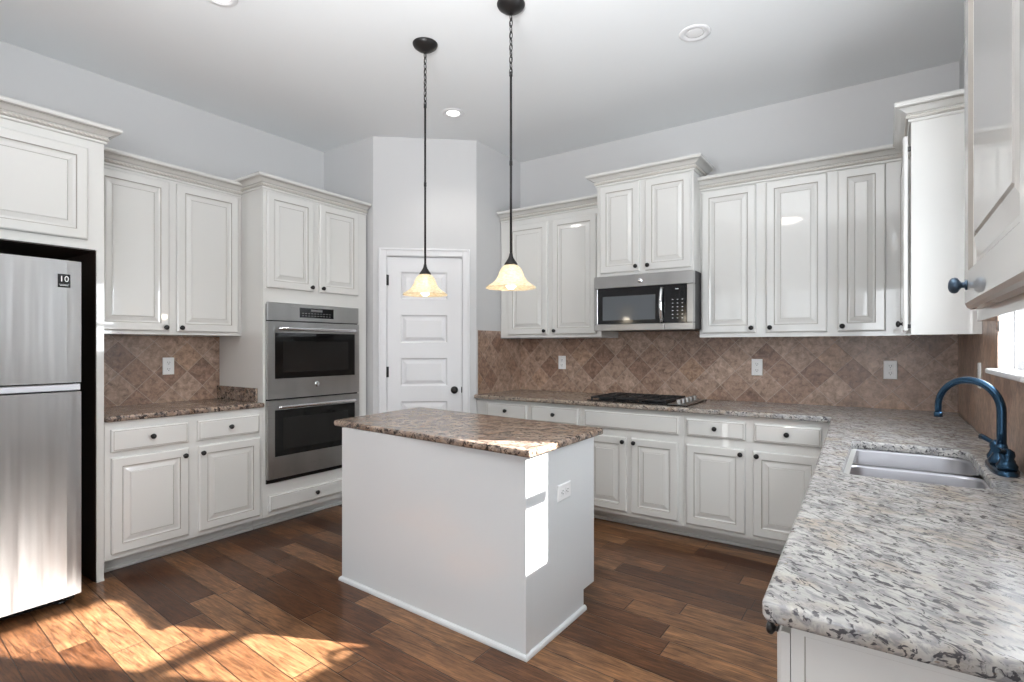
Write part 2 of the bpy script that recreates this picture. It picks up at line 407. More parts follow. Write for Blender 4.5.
# rear wall with two patio windows
rw = MB()
P0, P1, P2, P3 = -4.0, -2.0, -1.9, .1
for x0, x1, z0, z1 in [(XL, P0, 0, CZ), (P0, P1, 0, .3), (P0, P1, 2.6, CZ), (P1, P2, 0, CZ), (P2, P3, 0, .3), (P2, P3, 2.6, CZ), (P3, XR, 0, CZ)]:
    rw.box(x0, x1, YR, YR+.1, z0, z1)
struct('wall_rear', rw, M['wall'])
# pantry corner
A = Vector((-3.517, 3.063)); B = Vector((-2.869, 3.626)); dv = (B-A); LD = dv.length; dv.normalize(); nv = Vector((dv.y, -dv.x))
def FD(u, v, n): return (A.x+dv.x*u+nv.x*n, A.y+dv.y*u+nv.y*n, v)
slab_box('wall_pantry_left', XL, -3.577, 3.063, 3.14, 0, CZ, m=M['wall'])
slab_box('wall_pantry_right', -2.95, -2.870, 3.676, YB, 0, CZ, m=M['wall'])
wd = MB(); DU0, DU1, DZ = .100, .748, 2.064
wd.fbox(FD, 0, DU0, 0, CZ, -.08, 0).fbox(FD, DU1, LD, 0, CZ, -.08, 0).fbox(FD, DU0, DU1, DZ, CZ, -.08, 0)
wd.prism([(A.x, A.y), (A.x-nv.x*.08, A.y-nv.y*.08), (A.x-.06, 3.14), (A.x-.06, 3.063)], 0, CZ)
wd.prism([(B.x, B.y), (B.x-.0005, B.y+.05), (B.x-.08, B.y+.05), (B.x-nv.x*.08, B.y-nv.y*.08)], 0, CZ)
struct('wall_pantry_front', wd, M['wall'])

# pantry door
d1 = bpy.data.objects.new('door_1', None); COL.objects.link(d1); dl = FD(.424, 0, 0); d1.location = dl; WORLD['door_1'] = dl; d1['kind'] = 'structure'
cs = MB()
def casing_prof(mb, u0, u1, v0, v1):
    mb.fbox(FD, u0, u1, v0, v1, .0005, .012, 0, .002)
for (u0, u1, v0, v1) in [(.046, .109, 0, DZ+.058), (.740, .803, 0, DZ+.058), (.1092, .7398, DZ-.006, DZ+.058)]:
    cs.fbox(FD, u0, u1, v0, v1, .0005, .013, 0, .003)
for (u0, u1, v0, v1) in [(.046, .064, 0, DZ+.058), (.785, .803, 0, DZ+.058), (.064, .785, DZ+.040, DZ+.058)]:
    cs.fbox(FD, u0, u1, v0, v1, .012, .020, 0, .003)
obj('door_casing', cs, M['trim'], d1)
jb = MB()
for (u0, u1, v0, v1) in [(DU0+.0005, .112, 0, DZ-.001), (.738, DU1-.0005, 0, DZ-.001), (.112, .738, DZ-.010, DZ-.001)]:
    jb.fbox(FD, u0, u1, v0, v1, -.078, .0003)
obj('door_jamb', jb, M['trim'], d1)
sl = MB(); d0, d9 = .1145, .7355; z0, z9 = .012, 2.050; n0, n1 = -.042, -.006
ps = [(.225, .612, a, b) for a, b in [(1.699, 1.927), (1.331, 1.567), (.970, 1.205), (.605, .842), (.240, .478)]]
sl.fbox(FD, d0, .225, z0, z9, n0, n1).fbox(FD, .612, d9, z0, z9, n0, n1)
zs = [z9]+[q for p in ps for q in (p[3], p[2])]+[z0]
for k in range(0, len(zs), 2): sl.fbox(FD, .225, .612, zs[k+1], zs[k], n0, n1)
PN = [(0, n1, 0), (.006, n1-.007, 0), (.012, n1-.012, 0), (.020, n1-.012, 0), (.045, n1-.003, 0), (.047, n1-.002, 0)]
for (u0, u1, v0, v1) in ps: sl.rings(FD, u0, u1, v0, v1, PN, True, False)
slab = obj('door_leaf', sl, M['trim'], d1)
kb = MB(); kp = Vector(FD(.672, .934, n1)); ka = Vector((nv.x, nv.y, 0))
kb.lathe([(.030, 0), (.031, .004), (.024, .008), (.011, .012), (.010, .030), (.020, .036), (.027, .044), (.028, .052), (.022, .061), (.010, .065), (0, .0655)], kp, 28, 0, ka)
obj('door_knob', kb, M['knob'], slab)
kl = MB().fbox(FD, .729, .7375, .91, .96, n1-.001, n1+.003, 0, .001); obj('latch_plate', kl, M['knob'], slab)
for zz in (1.856, 1.089, .25):
    hb = MB().lathe([(.006, -.045), (.006, .045)], FD(.1125, zz, .0035), 12).fbox(FD, .1135, .128, zz-.044, zz+.044, n1, n1+.0012)
    obj('hinge', hb, M['knob'], slab)

# sink window
w1 = bpy.data.objects.new('window_1', None); COL.objects.link(w1); w1.location = (XR, 2.52, WZ0); WORLD['window_1'] = (XR, 2.52, WZ0); w1['kind'] = 'structure'
fr = MB()
for y0, y1, z0, z1 in [(WY0+.001, WY0+.03, WZ0+.001, WZ1-.001), (WY1-.013, WY1-.001, WZ0+.001, WZ1-.001), (WY0+.03, WY1-.03, WZ1-.03, WZ1-.001), (WY0+.03, WY1-.03, WZ0+.001, WZ0+.035), (WY0+.03, WY1-.03, 1.538, 1.582)]:
    fr.box(XR+.045, XR+.078, y0, y1, z0, z1)
obj('window_frame', fr, M['trim'], w1)
obj('window_pane', MB().box(XR+.060, XR+.063, WY0+.03, WY1-.03, WZ0+.035, WZ1-.03), M['pane'], w1)
obj('window_sill', MB().box(XR-.040, XR+.044, WY0-.05, WY1+.04, WZ0-.022, WZ0-.001, 0, .006, None, 2), M['trim'], w1)
# frame of the unseen window added for side light and the patio windows behind it
w2 = MB()
for y0, y1, z0, z1 in [(BY0, BY0+.06, BZ0, BZ1), (BY1-.06, BY1, BZ0, BZ1), (BY0, BY1, BZ0, BZ0+.06), (BY0, BY1, BZ1-.06, BZ1), (-1.68, -1.62, BZ0, BZ1)]:
    w2.box(XR+.02, XR+.07, y0, y1, z0, z1)
struct('window_2', w2, M['trim'])
for k, (a, b) in enumerate([(P0, P1), (P2, P3)]):
    w3 = MB()
    for x0, x1, z0, z1 in [(a, a+.07, .3, 2.6), (b-.07, b, .3, 2.6), (a, b, .3, .37), (a, b, 2.53, 2.6), ((a+b)/2-.04, (a+b)/2+.04, .3, 2.6)]:
        w3.box(x0, x1, YR+.02, YR+.07, z0, z1)
    struct('window_%d' % (k+3), w3, M['trim'])

# backsplash tile
T = .006
struct('wall_backsplash_left', MB().box(XL+.0003, XL+T, 1.202, 2.131, .905, 1.376), M['tile_y'])
struct('wall_backsplash_back', MB().box(-2.868, XR-.001, YB-T, YB-.0003, .893, 1.374).box(-1.872, -1.106, YB-T, YB-.0003, 1.374, 1.70), M['tile_x'])
sb = MB().box(-2.8697, -2.870+T, 3.645, YB-T, .893, 1.372).box(-2.8697, -2.870+T, 3.645, 3.972, 1.372, 1.440)
struct('wall_backsplash_pantry', sb, M['tile_y'])
sr = MB()
for y0, y1, z0, z1 in [(.80, WY0-.06, .893, 1.34), (WY0-.06, WY1+.06, .893, WZ0-.024), (WY1+.06, YB-T, .893, 1.36), (WY0-.06, WY0-.001, WZ0-.024, 1.34), (WY1+.001, WY1+.06, WZ0-.024, 1.36), (.72, .80, .9, 1.32)]:
    sr.box(XR-T, XR-.0003, y0, y1, z0, z1)
sr.box(XR-T, XR-.0003, WY1+.045, 3.298, 1.36, 1.62)
struct('wall_backsplash_right', sr, M['tile_y'])

# ------------------------------------------------------------------ countertops
def offset_poly(P, d):          # CCW polygon, d > 0 shrinks
    n = len(P); out = []
    for i in range(n):
        a, b, c = Vector(P[i-1]), Vector(P[i]), Vector(P[(i+1) % n])
        e1 = (b-a).normalized(); e2 = (c-b).normalized(); n1 = Vector((-e1.y, e1.x)); n2 = Vector((-e2.y, e2.x))
        m = (n1+n2)/(1+n1.dot(n2)); out.append(tuple(b+m*d))
    return out
def round_poly(P, rad, seg=5):  # rounds each corner by rad[i]
    out = []; n = len(P)
    for i in range(n):
        r = rad[i] if isinstance(rad, (list, tuple)) else rad
        b = Vector(P[i])
        if r <= 0: out.append(tuple(b)); continue
        a = Vector(P[i-1]); c = Vector(P[(i+1) % n]); u = (a-b).normalized(); v = (c-b).normalized()
        p0 = b+u*r; p1 = b+v*r
        for k in range(seg+1):
            t = k/seg; out.append(tuple(p0*(1-t)**2+b*2*t*(1-t)+p1*t*t))
    return out
def slab(mb, outline, holes, z0, z1, r=.010, mi=0):
    prof = [(r*.35, z0), (0, z0+r*.6), (0, z1-r)]+[(r*(1-math.cos(t*PI/8)), z1-r+r*math.sin(t*PI/8)) for t in (1, 2, 3, 4)]
    tops, bots = [], []
    for L, sg in [(outline, 1)]+[(h, -1) for h in holes]:
        rr = 1. if sg == 1 else .35
        rs = [[(x, y, z) for x, y in offset_poly(L, sg*d*rr)] for d, z in prof]; n = len(L)
        for a, b in zip(rs, rs[1:]): mb.add(a+b, [(j, (j+1) % n, n+(j+1) % n, n+j) for j in range(n)], mi, True)
        tops.append(rs[-1]); bots.append(rs[0])
    for loops in (tops, bots):
        bm = bmesh.new(); es = []
        for L in loops:
            vs = [bm.verts.new(p) for p in L]; es += [bm.edges.new((vs[i], vs[(i+1) % len(vs)])) for i in range(len(vs))]
        bmesh.ops.triangle_fill(bm, use_beauty=True, edges=es); bm.verts.index_update()
        mb.add([tuple(v.co) for v in bm.verts], [[v.index for v in f.verts] for f in bm.faces], mi); bm.free()
    return mb
# L-shaped top of the back and window runs, with the sink cut out
CT0, CT1 = .866, .898
out = [(-2.863, YB-T-.001), (-2.863, 3.585), (-.262, 3.585), (-.224, 2.70), (-.184, 1.63), (-.172, 1.165), (-.165, .932), (XR-T-.001, .932), (XR-T-.001, YB-T-.001)]
out = round_poly(out, [0, .004, .012, .06, .06, .06, .022, 0, 0])
SX0, SX1, SY0, SY1 = -.122, .258, 2.015, 2.74
hole = round_poly([(SX0, SY0), (SX1, SY0), (SX1, SY1), (SX0, SY1)], [.05, .09, .10, .03], 6)
lt = MB(); slab(lt, out, [hole], CT0, CT1)
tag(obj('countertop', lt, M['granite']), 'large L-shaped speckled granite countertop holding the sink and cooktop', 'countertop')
# left top with its side splash against the oven tower
lc = MB(); slab(lc, round_poly([(XL+T+.001, 1.2025), (-3.562, 1.2025), (-3.562, 2.136), (-3.583, 2.136), (-3.583, 2.130), (XL+T+.001, 2.130)], [0, .01, .01, 0, 0, 0]), [], .879, .911, .009)
lct = obj('countertop', lc, M['granite_shaded']); tag(lct, 'short granite countertop, painted browner as in dim light, between the refrigerator panel and oven tower', 'countertop')
obj('side_splash', MB().box(XL+T+.002, -3.640, 2.108, 2.1295, .9113, 1.008, 0, .003), M['granite_shaded'], lct)

# ------------------------------------------------------------------ left run
FLf = FL(-3.585)
# refrigerator surround
rc = thing('refrigerator_cabinet', 'white cabinet with rope-trimmed crown built around the refrigerator', 'cabinet', (-3.86, .62, 0))
b_ = MB().box(XL+.001, -3.585, .05, 1.1985, 1.832, 2.425).box(XL+.001, -3.585, 1.164, 1.1985, 0, 1.832).box(XL+.001, -3.585, .05, .085, 0, 1.832)
obj('cabinet_body', b_, M['cab'], rc)
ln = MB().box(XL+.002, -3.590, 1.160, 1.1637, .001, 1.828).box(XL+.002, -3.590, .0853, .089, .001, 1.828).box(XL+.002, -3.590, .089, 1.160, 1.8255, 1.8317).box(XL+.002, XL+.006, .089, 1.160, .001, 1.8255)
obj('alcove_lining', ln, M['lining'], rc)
door(FLf, .62, 1.121, 1.880, 2.378, rc); door(FLf, .10, .60, 1.880, 2.378, rc)
crown([(-3.585, .05, 2.425), (-3.585, 1.1985, 2.425), (-3.86, 1.1985, 2.425)], rc, hs=1.0)
obj('panel_foot', MB().box(-3.590, -3.5795, 1.1635, 1.199, 0.0005, .012), M['cab'], rc)

# refrigerator
fg = thing('refrigerator', 'stainless steel top-freezer refrigerator with a black 10 sticker', 'refrigerator', (-3.75, .61, 0))
obj('cabinet_body', MB().box(-4.11, -3.432, .185, 1.026, .06, 1.722, 0, .004), M['mid_grey'], fg)
def fdoor(z0, z1):
    mb = MB(); n = 14; poly = [(-3.428, .182)]
    for k in range(n+1):
        t = k/n; y = .182+t*.848; e = abs(2*t-1); poly.append((-3.360-.004*e**2-(.008*((e-.94)/.06)**2 if e > .94 else 0), y))
    poly.append((-3.428, 1.030)); mb.prism(poly, z0, z1); return mb
fz = obj('freezer_door', fdoor(1.120, 1.730), M['steel'], fg)
fd = obj('refrigerator_door', fdoor(.052, 1.074), M['steel'], fg)
obj('grip_strip', MB().box(-3.428, -3.372, .184, 1.028, 1.080, 1.1135, 0, .004), M['grip'], fg)
obj('door_gasket', MB().box(-3.4315, -3.4285, .19, 1.02, .065, 1.72), M['black'], fg)
obj('base_grille', MB().box(-3.46, -3.425, .19, 1.02, .012, .050, 0, .004).box(-3.424, -3.418, .22, .99, .018, .024).box(-3.424, -3.418, .22, .99, .032, .038), M['black'], fg)
for (x, y) in [(-3.45, .24), (-3.45, .97), (-4.05, .24), (-4.05, .97)]:
    obj('foot', MB().lathe([(.018, 0), (.02, .004), (.012, .010), (.012, .06)], (x, y, 0), 14), M['black'], fg)
st = MB(); FS = FL(-3.3630)
st.fbox(FS, .932, .982, 1.594, 1.660, 0, .0025)
sticker = obj('sticker', st, M['black'], fz)
def text(body, size, F, u, v, n, m, parent, name, ext=.0004):
    cu = bpy.data.curves.new(name, 'FONT'); cu.body = body; cu.size = size; cu.align_x = 'CENTER'; cu.align_y = 'CENTER'; cu.extrude = ext
    t = bpy.data.objects.new(name+'_tmp', cu); COL.objects.link(t)
    dg = bpy.context.evaluated_depsgraph_get(); me = bpy.data.meshes.new_from_object(t.evaluated_get(dg))
    mb = MB(); mb.add([F(u+q.co.x, v+q.co.y, n+q.co.z) for q in me.vertices], [list(p.vertices) for p in me.polygons])
    bpy.data.objects.remove(t); return obj(name, mb, m, parent)
text('10', .040, FS, .957, 1.635, .0030, M['plate'], sticker, 'sticker_number')
obj('sticker_line', MB().fbox(FS, .937, .977, 1.608, 1.6095, .0026, .003).fbox(FS, .940, .974, 1.602, 1.6050, .0026, .003), M['grey_mark'], sticker)

# base cabinet
def base_parts(root, x0, x1, y0, y1, toe, shoe, zt=.8655):
    obj('cabinet_body', MB().box(x0, x1, y0, y1, .104, zt), M['cab'], root)
    obj('toe_kick', MB().box(*toe, .0008, .1035), M['cab'], root)
    obj('shoe_molding', MB().box(*shoe, .0005, .022, 0, .004), M['cab'], root)
bc = thing('base_cabinet', 'white two-drawer base cabinet beside the refrigerator, under the short counter', 'cabinet', (-3.87, 1.66, 0))
base_parts(bc, XL+.001, -3.585, 1.2005, 2.1315, (XL+.001, -3.712, 1.2005, 2.1315), (-3.7118, -3.697, 1.2005, 2.1315), .8785)
dr = drawer(FLf, 1.228, 1.637, .706, .834, bc); drawer(FLf, 1.691, 2.102, .706, .834, bc)
door(FLf, 1.230, 1.640, .133, .673, bc, (1.612, .629)); door(FLf, 1.698, 2.107, .133, .673, bc, (1.718, .629))
# wall cabinet
uc = thing('upper_cabinet', 'white two-door wall cabinet left of the oven tower', 'cabinet', (-4.0, 1.66, 1.378))
obj('cabinet_body', MB().box(XL+.001, -3.860, 1.2005, 2.1315, 1.378, 2.396), M['cab'], uc)
FU = FL(-3.860)
door(FU, 1.236, 1.645, 1.400, 2.372, uc, (1.620, 1.425)); door(FU, 1.690, 2.103, 1.400, 2.372, uc, (1.715, 1.425))
crown([(-3.86, 1.2005, 2.392), (-3.86, 2.1315, 2.384)], uc)
# oven tower, built of panels round the oven opening
tw = thing('oven_tower', 'tall white cabinet tower holding the double oven', 'cabinet', (-3.88, 2.59, 0))
TY0, TY1 = 2.1330, 3.046
tb = MB().box(XL+.001, -3.585, TY0, 2.166, .104, 2.42).box(XL+.001, -3.585, 2.936, TY1, .104, 2.42).box(XL+.001, -3.585, 2.166, 2.936, 1.612, 2.42)
tb.box(XL+.001, -3.585, 2.166, 2.936, .104, .338).box(XL+.001, XL+.02, 2.166, 2.936, .338, 1.612)
obj('cabinet_body', tb, M['cab'], tw)
obj('toe_kick', MB().box(XL+.001, -3.712, TY0, TY1, .0008, .1035), M['cab'], tw)
obj('shoe_molding', MB().box(-3.7118, -3.697, TY0, TY1, .0005, .022, 0, .004), M['cab'], tw)
door(FLf, 2.157, 2.533, 1.716, 2.392, tw, (2.510, 1.745)); door(FLf, 2.584, 2.957, 1.716, 2.392, tw, (2.607, 1.745))
drawer(FLf, 2.172, 2.935, .138, .250, tw)
crown([(-3.86, TY0, 2.406), (-3.585, TY0, 2.408), (-3.585, TY1, 2.398)], tw)
# double oven
ov = thing('double_oven', 'built-in stainless double wall oven with black glass doors', 'oven', (-3.8, 2.55, .338))
FO = FL(-3.5835); OY0, OY1 = 2.153, 2.948
obj('oven_body', MB().box(-4.12, -3.5845, 2.168, 2.934, .341, 1.609), M['mid_grey'], ov)
obj('trim_frame', MB().fbox(FO, OY0, OY1, .336, .362, 0, .010).fbox(FO, OY0, OY1, .362, 1.6, 0, .004), M['black'], ov)
cp = obj('control_panel', MB().fbox(FO, OY0, OY1, 1.487, 1.614, .0045, .024, 0, .003), M['steel_h'], ov)
dp = obj('display', MB().fbox(FO, 2.405, 2.702, 1.515, 1.588, .0242, .026), M['black'], cp)
kp_ = MB()
for r in range(2):
    for c in range(10): kp_.fbox(FO, 2.425+c*.026, 2.439+c*.026, 1.527+r*.018, 1.532+r*.018, .0261, .0265)
kp_.fbox(FO, 2.50, 2.60, 1.562, 1.579, .0261, .0265)
obj('display_marks', kp_, M['mid_grey'], dp)
def oven_door(z0, z1, wz0, wz1, hz, badge):
    d = MB()
    for (u0, u1, a, b) in [(OY0, 2.205, z0, z1), (2.905, OY1, z0, z1), (2.205, 2.905, z0, wz0), (2.205, 2.905, wz1, z1)]: d.fbox(FO, u0, u1, a, b, .0045, .030)
    o = obj('oven_door', d, M['steel_h'], ov)
    gl_ = obj('door_glass', MB().fbox(FO, 2.2055, 2.9045, wz0+.0005, wz1-.0005, .006, .0285), M['glass_dark'], o)
    obj('inner_window', MB().fbox(FO, 2.27, 2.84, wz0+.045, wz1-.06, .0286, .0291), M['oven_inner'], gl_)
    for y in (2.235, 2.875):
        pass
    hb = MB().tube([FO(2.212, hz, .062), FO(2.23, hz, .066), FO(2.87, hz, .066), FO(2.889, hz, .062)], .0125, 14)
    for y in (2.235, 2.865): hb.tube([FO(y, hz, .028), FO(y, hz, .064)], .009, 10)
    obj('handle', hb, M['chrome'], o)
    if badge:
        bd = MB().lathe([(.020, 0), (.021, .002), (.019, .004), (.0, .0042)], FO(2.548, 1.020, .0302), 24, 0, (1, 0, 0))
        bo = obj('badge', bd, M['chrome'], o)
        rg = []
        for k in range(15):
            a = PI*.2+k/14*PI*1.5; rg.append(FO(2.548+.0115*math.cos(a), 1.020+.0115*math.sin(a), .0345))
        obj('badge_mark', MB().tube(rg, .0018, 6), M['mid_grey'], bo)
oven_door(.930, 1.480, 1.072, 1.400, 1.428, True)
oven_door(.366, .918, .520, .850, .872, False)

# ------------------------------------------------------------------ back run
FBf = FB(3.63)
def back_base(x0, x1, label):
    r = thing('base_cabinet', label, 'cabinet', ((x0+x1)/2, 3.96, 0))
    base_parts(r, x0, x1, 3.63, YB-T-.001, (x0, x1, 3.762, YB-T-.001), (x0, x1, 3.747, 3.7618))
    return r
b1 = back_base(-2.862, -1.8765, 'white two-drawer base cabinet between the pantry corner and cooktop cabinet')
drawer(FBf, -2.750, -2.358, .712, .838, b1); drawer(FBf, -2.313, -1.898, .712, .838, b1)
door(FBf, -2.750, -2.358, .133, .660, b1, (-2.382, .628)); door(FBf, -2.313, -1.898, .133, .660, b1, (-2.289, .628))
b2 = back_base(-1.8755, -1.1185, 'white base cabinet with a plain false front under the black cooktop')
drawer(FBf, -1.843, -1.146, .712, .834, b2, False, 'false_front')
door(FBf, -1.843, -1.515, .133, .660, b2, (-1.538, .628)); door(FBf, -1.478, -1.150, .133, .660, b2, (-1.455, .628))
b3 = back_base(-1.1175, -.1275, 'white two-drawer base cabinet right of the cooktop cabinet, meeting the peninsula')
drawer(FBf, -1.092, -.728, .712, .826, b3); drawer(FBf, -.676, -.312, .712, .826, b3)
door(FBf, -1.094, -.730, .130, .657, b3, (-.754, .626)); door(FBf, -.684, -.312, .130, .657, b3, (-.660, .626))
# uppers
u1 = thing('upper_cabinet', 'white two-door wall cabinet in the back corner, left of the microwave', 'cabinet', (-2.37, 4.13, 1.378))
FB1 = FB(3.975)
obj('cabinet_body', MB().box(-2.862, -1.8765, 3.975, YB-T-.001, 1.378, 2.42), M['cab'], u1)
door(FB1, -2.775, -2.368, 1.405, 2.368, u1, (-2.394, 1.434)); door(FB1, -2.322, -1.915, 1.405, 2.368, u1, (-2.296, 1.434))
crown([(-2.862, 3.975, 2.412), (-1.8765, 3.975, 2.416)], u1)
u2 = thing('upper_cabinet', 'raised white wall cabinet with flared crown directly above the microwave', 'cabinet', (-1.47, 4.05, 1.83))
obj('cabinet_body', MB().box(-1.8755, -1.1075, 3.975, YB-T-.001, 1.833, 2.54).box(-1.836, -1.103, 3.815, 3.9755, 1.833, 2.54), M['cab'], u2)
FB2 = FB(3.815)
door(FB2, -1.806, -1.490, 1.855, 2.515, u2, (-1.514, 1.890)); door(FB2, -1.448, -1.118, 1.855, 2.515, u2, (-1.424, 1.890))
crown([(-1.836, 4.10, 2.522), (-1.836, 3.815, 2.522), (-1.103, 3.815, 2.524), (-1.103, 4.10, 2.524)], u2)
u3 = thing('upper_cabinet', 'long white three-door wall cabinet right of the microwave', 'cabinet', (-.52, 4.13, 1.366))
obj('cabinet_body', MB().box(-1.1065, XR-T-.001, 3.975, YB-T-.001, 1.366, 2.42), M['cab'], u3)
door(FB1, -1.089, -.730, 1.395, 2.402, u3, (-.757, 1.428)); door(FB1, -.668, -.312, 1.395, 2.402, u3, (-.641, 1.428)); door(FB1, -.255, -.006, 1.395, 2.402, u3, (-.229, 1.428))
SYF = 3.26
cpath = [(-1.1025, 3.975, 2.410), (.096, 3.975, 2.407), (.096, SYF, 2.384), (XR-.001, SYF, 2.384)]
crown(cpath, u3, [0], 1.)
u4 = thing('upper_cabinet', 'white wall cabinet on the window wall seen side-on, door ajar', 'cabinet', (.22, 3.63, 1.36))
u4b = MB().box(.096, XR-T-.001, SYF, 3.9745, 1.358, 2.395)
obj('cabinet_body', u4b, M['cab'], u4)
FR4 = FR(.096)
door(FR4, -3.88, -(SYF+.012), 1.378, 2.325, u4, (-(SYF+.038), 1.412), .013)
crown(cpath, u4, [1, 2], 1.)
for z in (1.39, 2.26): obj('door_bumper', MB().box(.0835, .0959, SYF+.03, SYF+.05, z, z+.02), M['black'], u4)
# near upper cabinet at the right edge of the view
u5 = thing('upper_cabinet', 'white upper cabinet close to the camera at the right edge, dark knob with bluish daylight painted in', 'cabinet', (.24, .3, 1.32))
obj('cabinet_body', MB().box(.112, XR-.001, -.62, 1.072, 1.338, 2.42), M['cab'], u5)
FR5 = FR(.112)
WIDE = DOOR
for y0, y1, ky in ((.56, 1.008, .972), (.08, .53, .116)):
    d5 = obj('door', MB().rings(lambda u, v, n: FR5(u, v, n+.0015), -y1, -y0, 1.353, 2.39, WIDE), [M['cab'], M['glaze']], u5)
    knob(FR5, -ky, 1.385, .0215, d5, 'sky_tint_knob', .72)
crown([(XR-.001, 1.072, 2.42), (.112, 1.072, 2.42), (.112, -.62, 2.42)][::1], u5)

# microwave
mw = thing('microwave', 'stainless over-the-range microwave under the raised cabinet', 'microwave', (-1.47, 4.0, 1.42))
FM = FB(3.815); MX0, MX1 = -1.846, -1.092
obj('oven_body', MB().box(MX0+.004, MX1-.004, 3.8165, YB-T-.002, 1.422, 1.830, 0, .003), M['iron'], mw)
obj('vent_band', MB().fbox(FM, MX0, MX1, 1.737, 1.829, 0, .040, 0, .004).fbox(FM, MX0, MX0+.032, 1.470, 1.7365, 0, .040, 0, .003), M['steel_h'], mw)
md = MB()
for (x0, x1, z0, z1) in [(MX0, -1.30, 1.418, 1.4695)]: md.fbox(FM, x0, x1, z0, z1, 0, .040, 0, .004)
dd = obj('door', md, M['steel_h'], mw)
dg_ = obj('door_glass', MB().fbox(FM, MX0+.0325, -1.300, 1.470, 1.7365, .001, .038), M['black'], dd)
obj('inner_window', MB().fbox(FM, -1.772, -1.362, 1.497, 1.675, .0381, .0388), M['glass_grey'], dg_)
hp = [FM(-1.315, 1.470+.25*k/10, .042+.026*math.sin(PI*k/10)) for k in range(11)]
hm = MB()
for a, b in zip(hp, hp[1:]): pass
hm.tube(hp, .0125, 12)
obj('handle', hm, M['chrome'], dd)
obj('front_panel', MB().fbox(FM, -1.297, MX1, 1.418, 1.4695, 0, .040, 0, .004).fbox(FM, -1.139, MX1, 1.4697, 1.7365, 0, .040, 0, .004), M['steel_h'], mw)
cpn = obj('control_panel', MB().fbox(FM, -1.2975, -1.1395, 1.470, 1.7365, .001, .0395), M['black'], mw)
for r in range(6):
    for c in range(3): obj('button', MB().fbox(FM, -1.242+c*.034, -1.232+c*.034, 1.499+r*.026, 1.503+r*.026, .0396, .0400), M['grey_mark'], cpn)
obj('clock', MB().fbox(FM, -1.218, -1.196, 1.702, 1.708, .0396, .0400), M['grey_mark'], cpn)
bo = obj('badge', MB().lathe([(.017, 0), (.018, .002), (.016, .0035), (0, .0037)], FM(-1.478, 1.782, .040), 24, 0, (0, -1, 0)), M['chrome'], mw)

# cooktop
ck = thing('cooktop', 'black gas cooktop with steel control knobs set in the granite', 'cooktop', (-1.48, 3.9, CT1))
obj('tray', MB().box(-1.845, -1.098, 3.660, 4.140, CT1+.0005, CT1+.009, 0, .003), M['black'], ck)
kr = obj('control_strip', MB().box(-1.232, -1.104, 3.650, 4.120, CT1+.0092, CT1+.0125, 0, .001), M['steel_h'], ck)
for k in range(5):
    kx = MB().lathe([(.024, 0), (.0245, .004), (.020, .006), (.018, .026), (.015, .029), (0, .0295)], (-1.168, 3.70+k*.09, CT1+.0127), 20)
    kx.box(-1.170, -1.166, 3.685+k*.09, 3.715+k*.09, CT1+.0410, CT1+.0445)
    obj('control_knob', kx, M['steel_h'], kr)
zb = CT1+.0092
for (bx, by, br) in [(-1.74, 3.76, .045), (-1.74, 4.02, .038), (-1.55, 3.89, .055), (-1.36, 3.76, .038), (-1.36, 4.02, .045)]:
    obj('burner', MB().lathe([(br*1.15, 0), (br*1.15, .006), (br, .010), (br*.95, .018), (br*.6, .022), (0, .022)], (bx, by, zb), 24), M['iron'], ck)
for x0, x1 in [(-1.825, -1.645), (-1.635, -1.455), (-1.445, -1.255)]:
    g_ = MB(); y0, y1 = 3.69, 4.12; zt = CT1+.031; xm = (x0+x1)/2
    for (a, b) in [((x0, y0), (x1, y0)), ((x0, y1), (x1, y1))]: g_.box(a[0], b[0], a[1]-.006, a[1]+.006, zt-.012, zt, 0, .002)
    for x in (x0+.006, xm, x1-.006): g_.box(x-.006, x+.006, y0, y1, zt-.012, zt, 0, .002)
    for y in (y0+.1, (y0+y1)/2, y1-.1): g_.box(x0, x1, y-.005, y+.005, zt-.011, zt+.001, 0, .002)
    for x in (x0+.006, x1-.006):
        for y in (y0, y1): g_.box(x-.006, x+.006, y-.006, y+.006, zb+.0003, zt-.002)
    obj('grate', g_, M['iron'], ck)

# ------------------------------------------------------------------ window run (right)
FRf = FR(-.126)
def right_base(y0, y1, label, hollow=False, yend=None):
    r = thing('base_cabinet', label, 'cabinet', (.12, (y0+y1)/2, 0))
    x1 = XR-T-.001
    if hollow:
        mb = MB().box(-.126, -.106, y0, y1, .104, .8655).box(-.106, x1, y0, y0+.018, .104, .8655).box(-.106, x1, y1-.018, y1, .104, .8655).box(-.106, x1, y0+.018, y1-.018, .104, .122)
    else: mb = MB().box(-.126, x1, y0, yend or y1, .104, .8655)
    obj('cabinet_body', mb, M['cab'], r)
    obj('toe_kick', MB().box(-.010, x1, y0, y1, .0008, .1035), M['cab'], r)
    return r
r1 = right_base(.968, 1.900, 'white base cabinet at the near end of the peninsula, panelled end')
door(FRf, -1.425, -.975, .133, .838, r1, (-1.004, .826), .0025, 'knob', .72); door(FRf, -1.885, -1.44, .133, .838, r1, (-1.855, .826), .0025, 'knob', .72)
ep = MB(); FE = FB(.967)
ep.rings(FE, -.1255, XR-.01, .02, .8650, [(0, 0, 0), (0, .006, 0), (.019, .006, 0), (.0205, .0035, 1), (.023, .0035, 0)])
obj('end_panel', ep, [M['cab'], M['glaze']], r1)
r2 = right_base(1.901, 2.880, 'white sink base cabinet under the window, hidden by the counter', True)
drawer(FRf, -2.85, -1.93, .712, .836, r2, False, 'false_front'); door(FRf, -2.38, -1.93, .133, .660, r2, (-2.35, .63)); door(FRf, -2.85, -2.40, .133, .660, r2, (-2.43, .63))
r3 = right_base(2.881, 3.628, 'white corner base cabinet joining the back and window runs', False, YB-T-.001)
door(FRf, -3.30, -2.90, .133, .660, r3, (-2.93, .63)); drawer(FRf, -3.30, -2.90, .712, .836, r3)

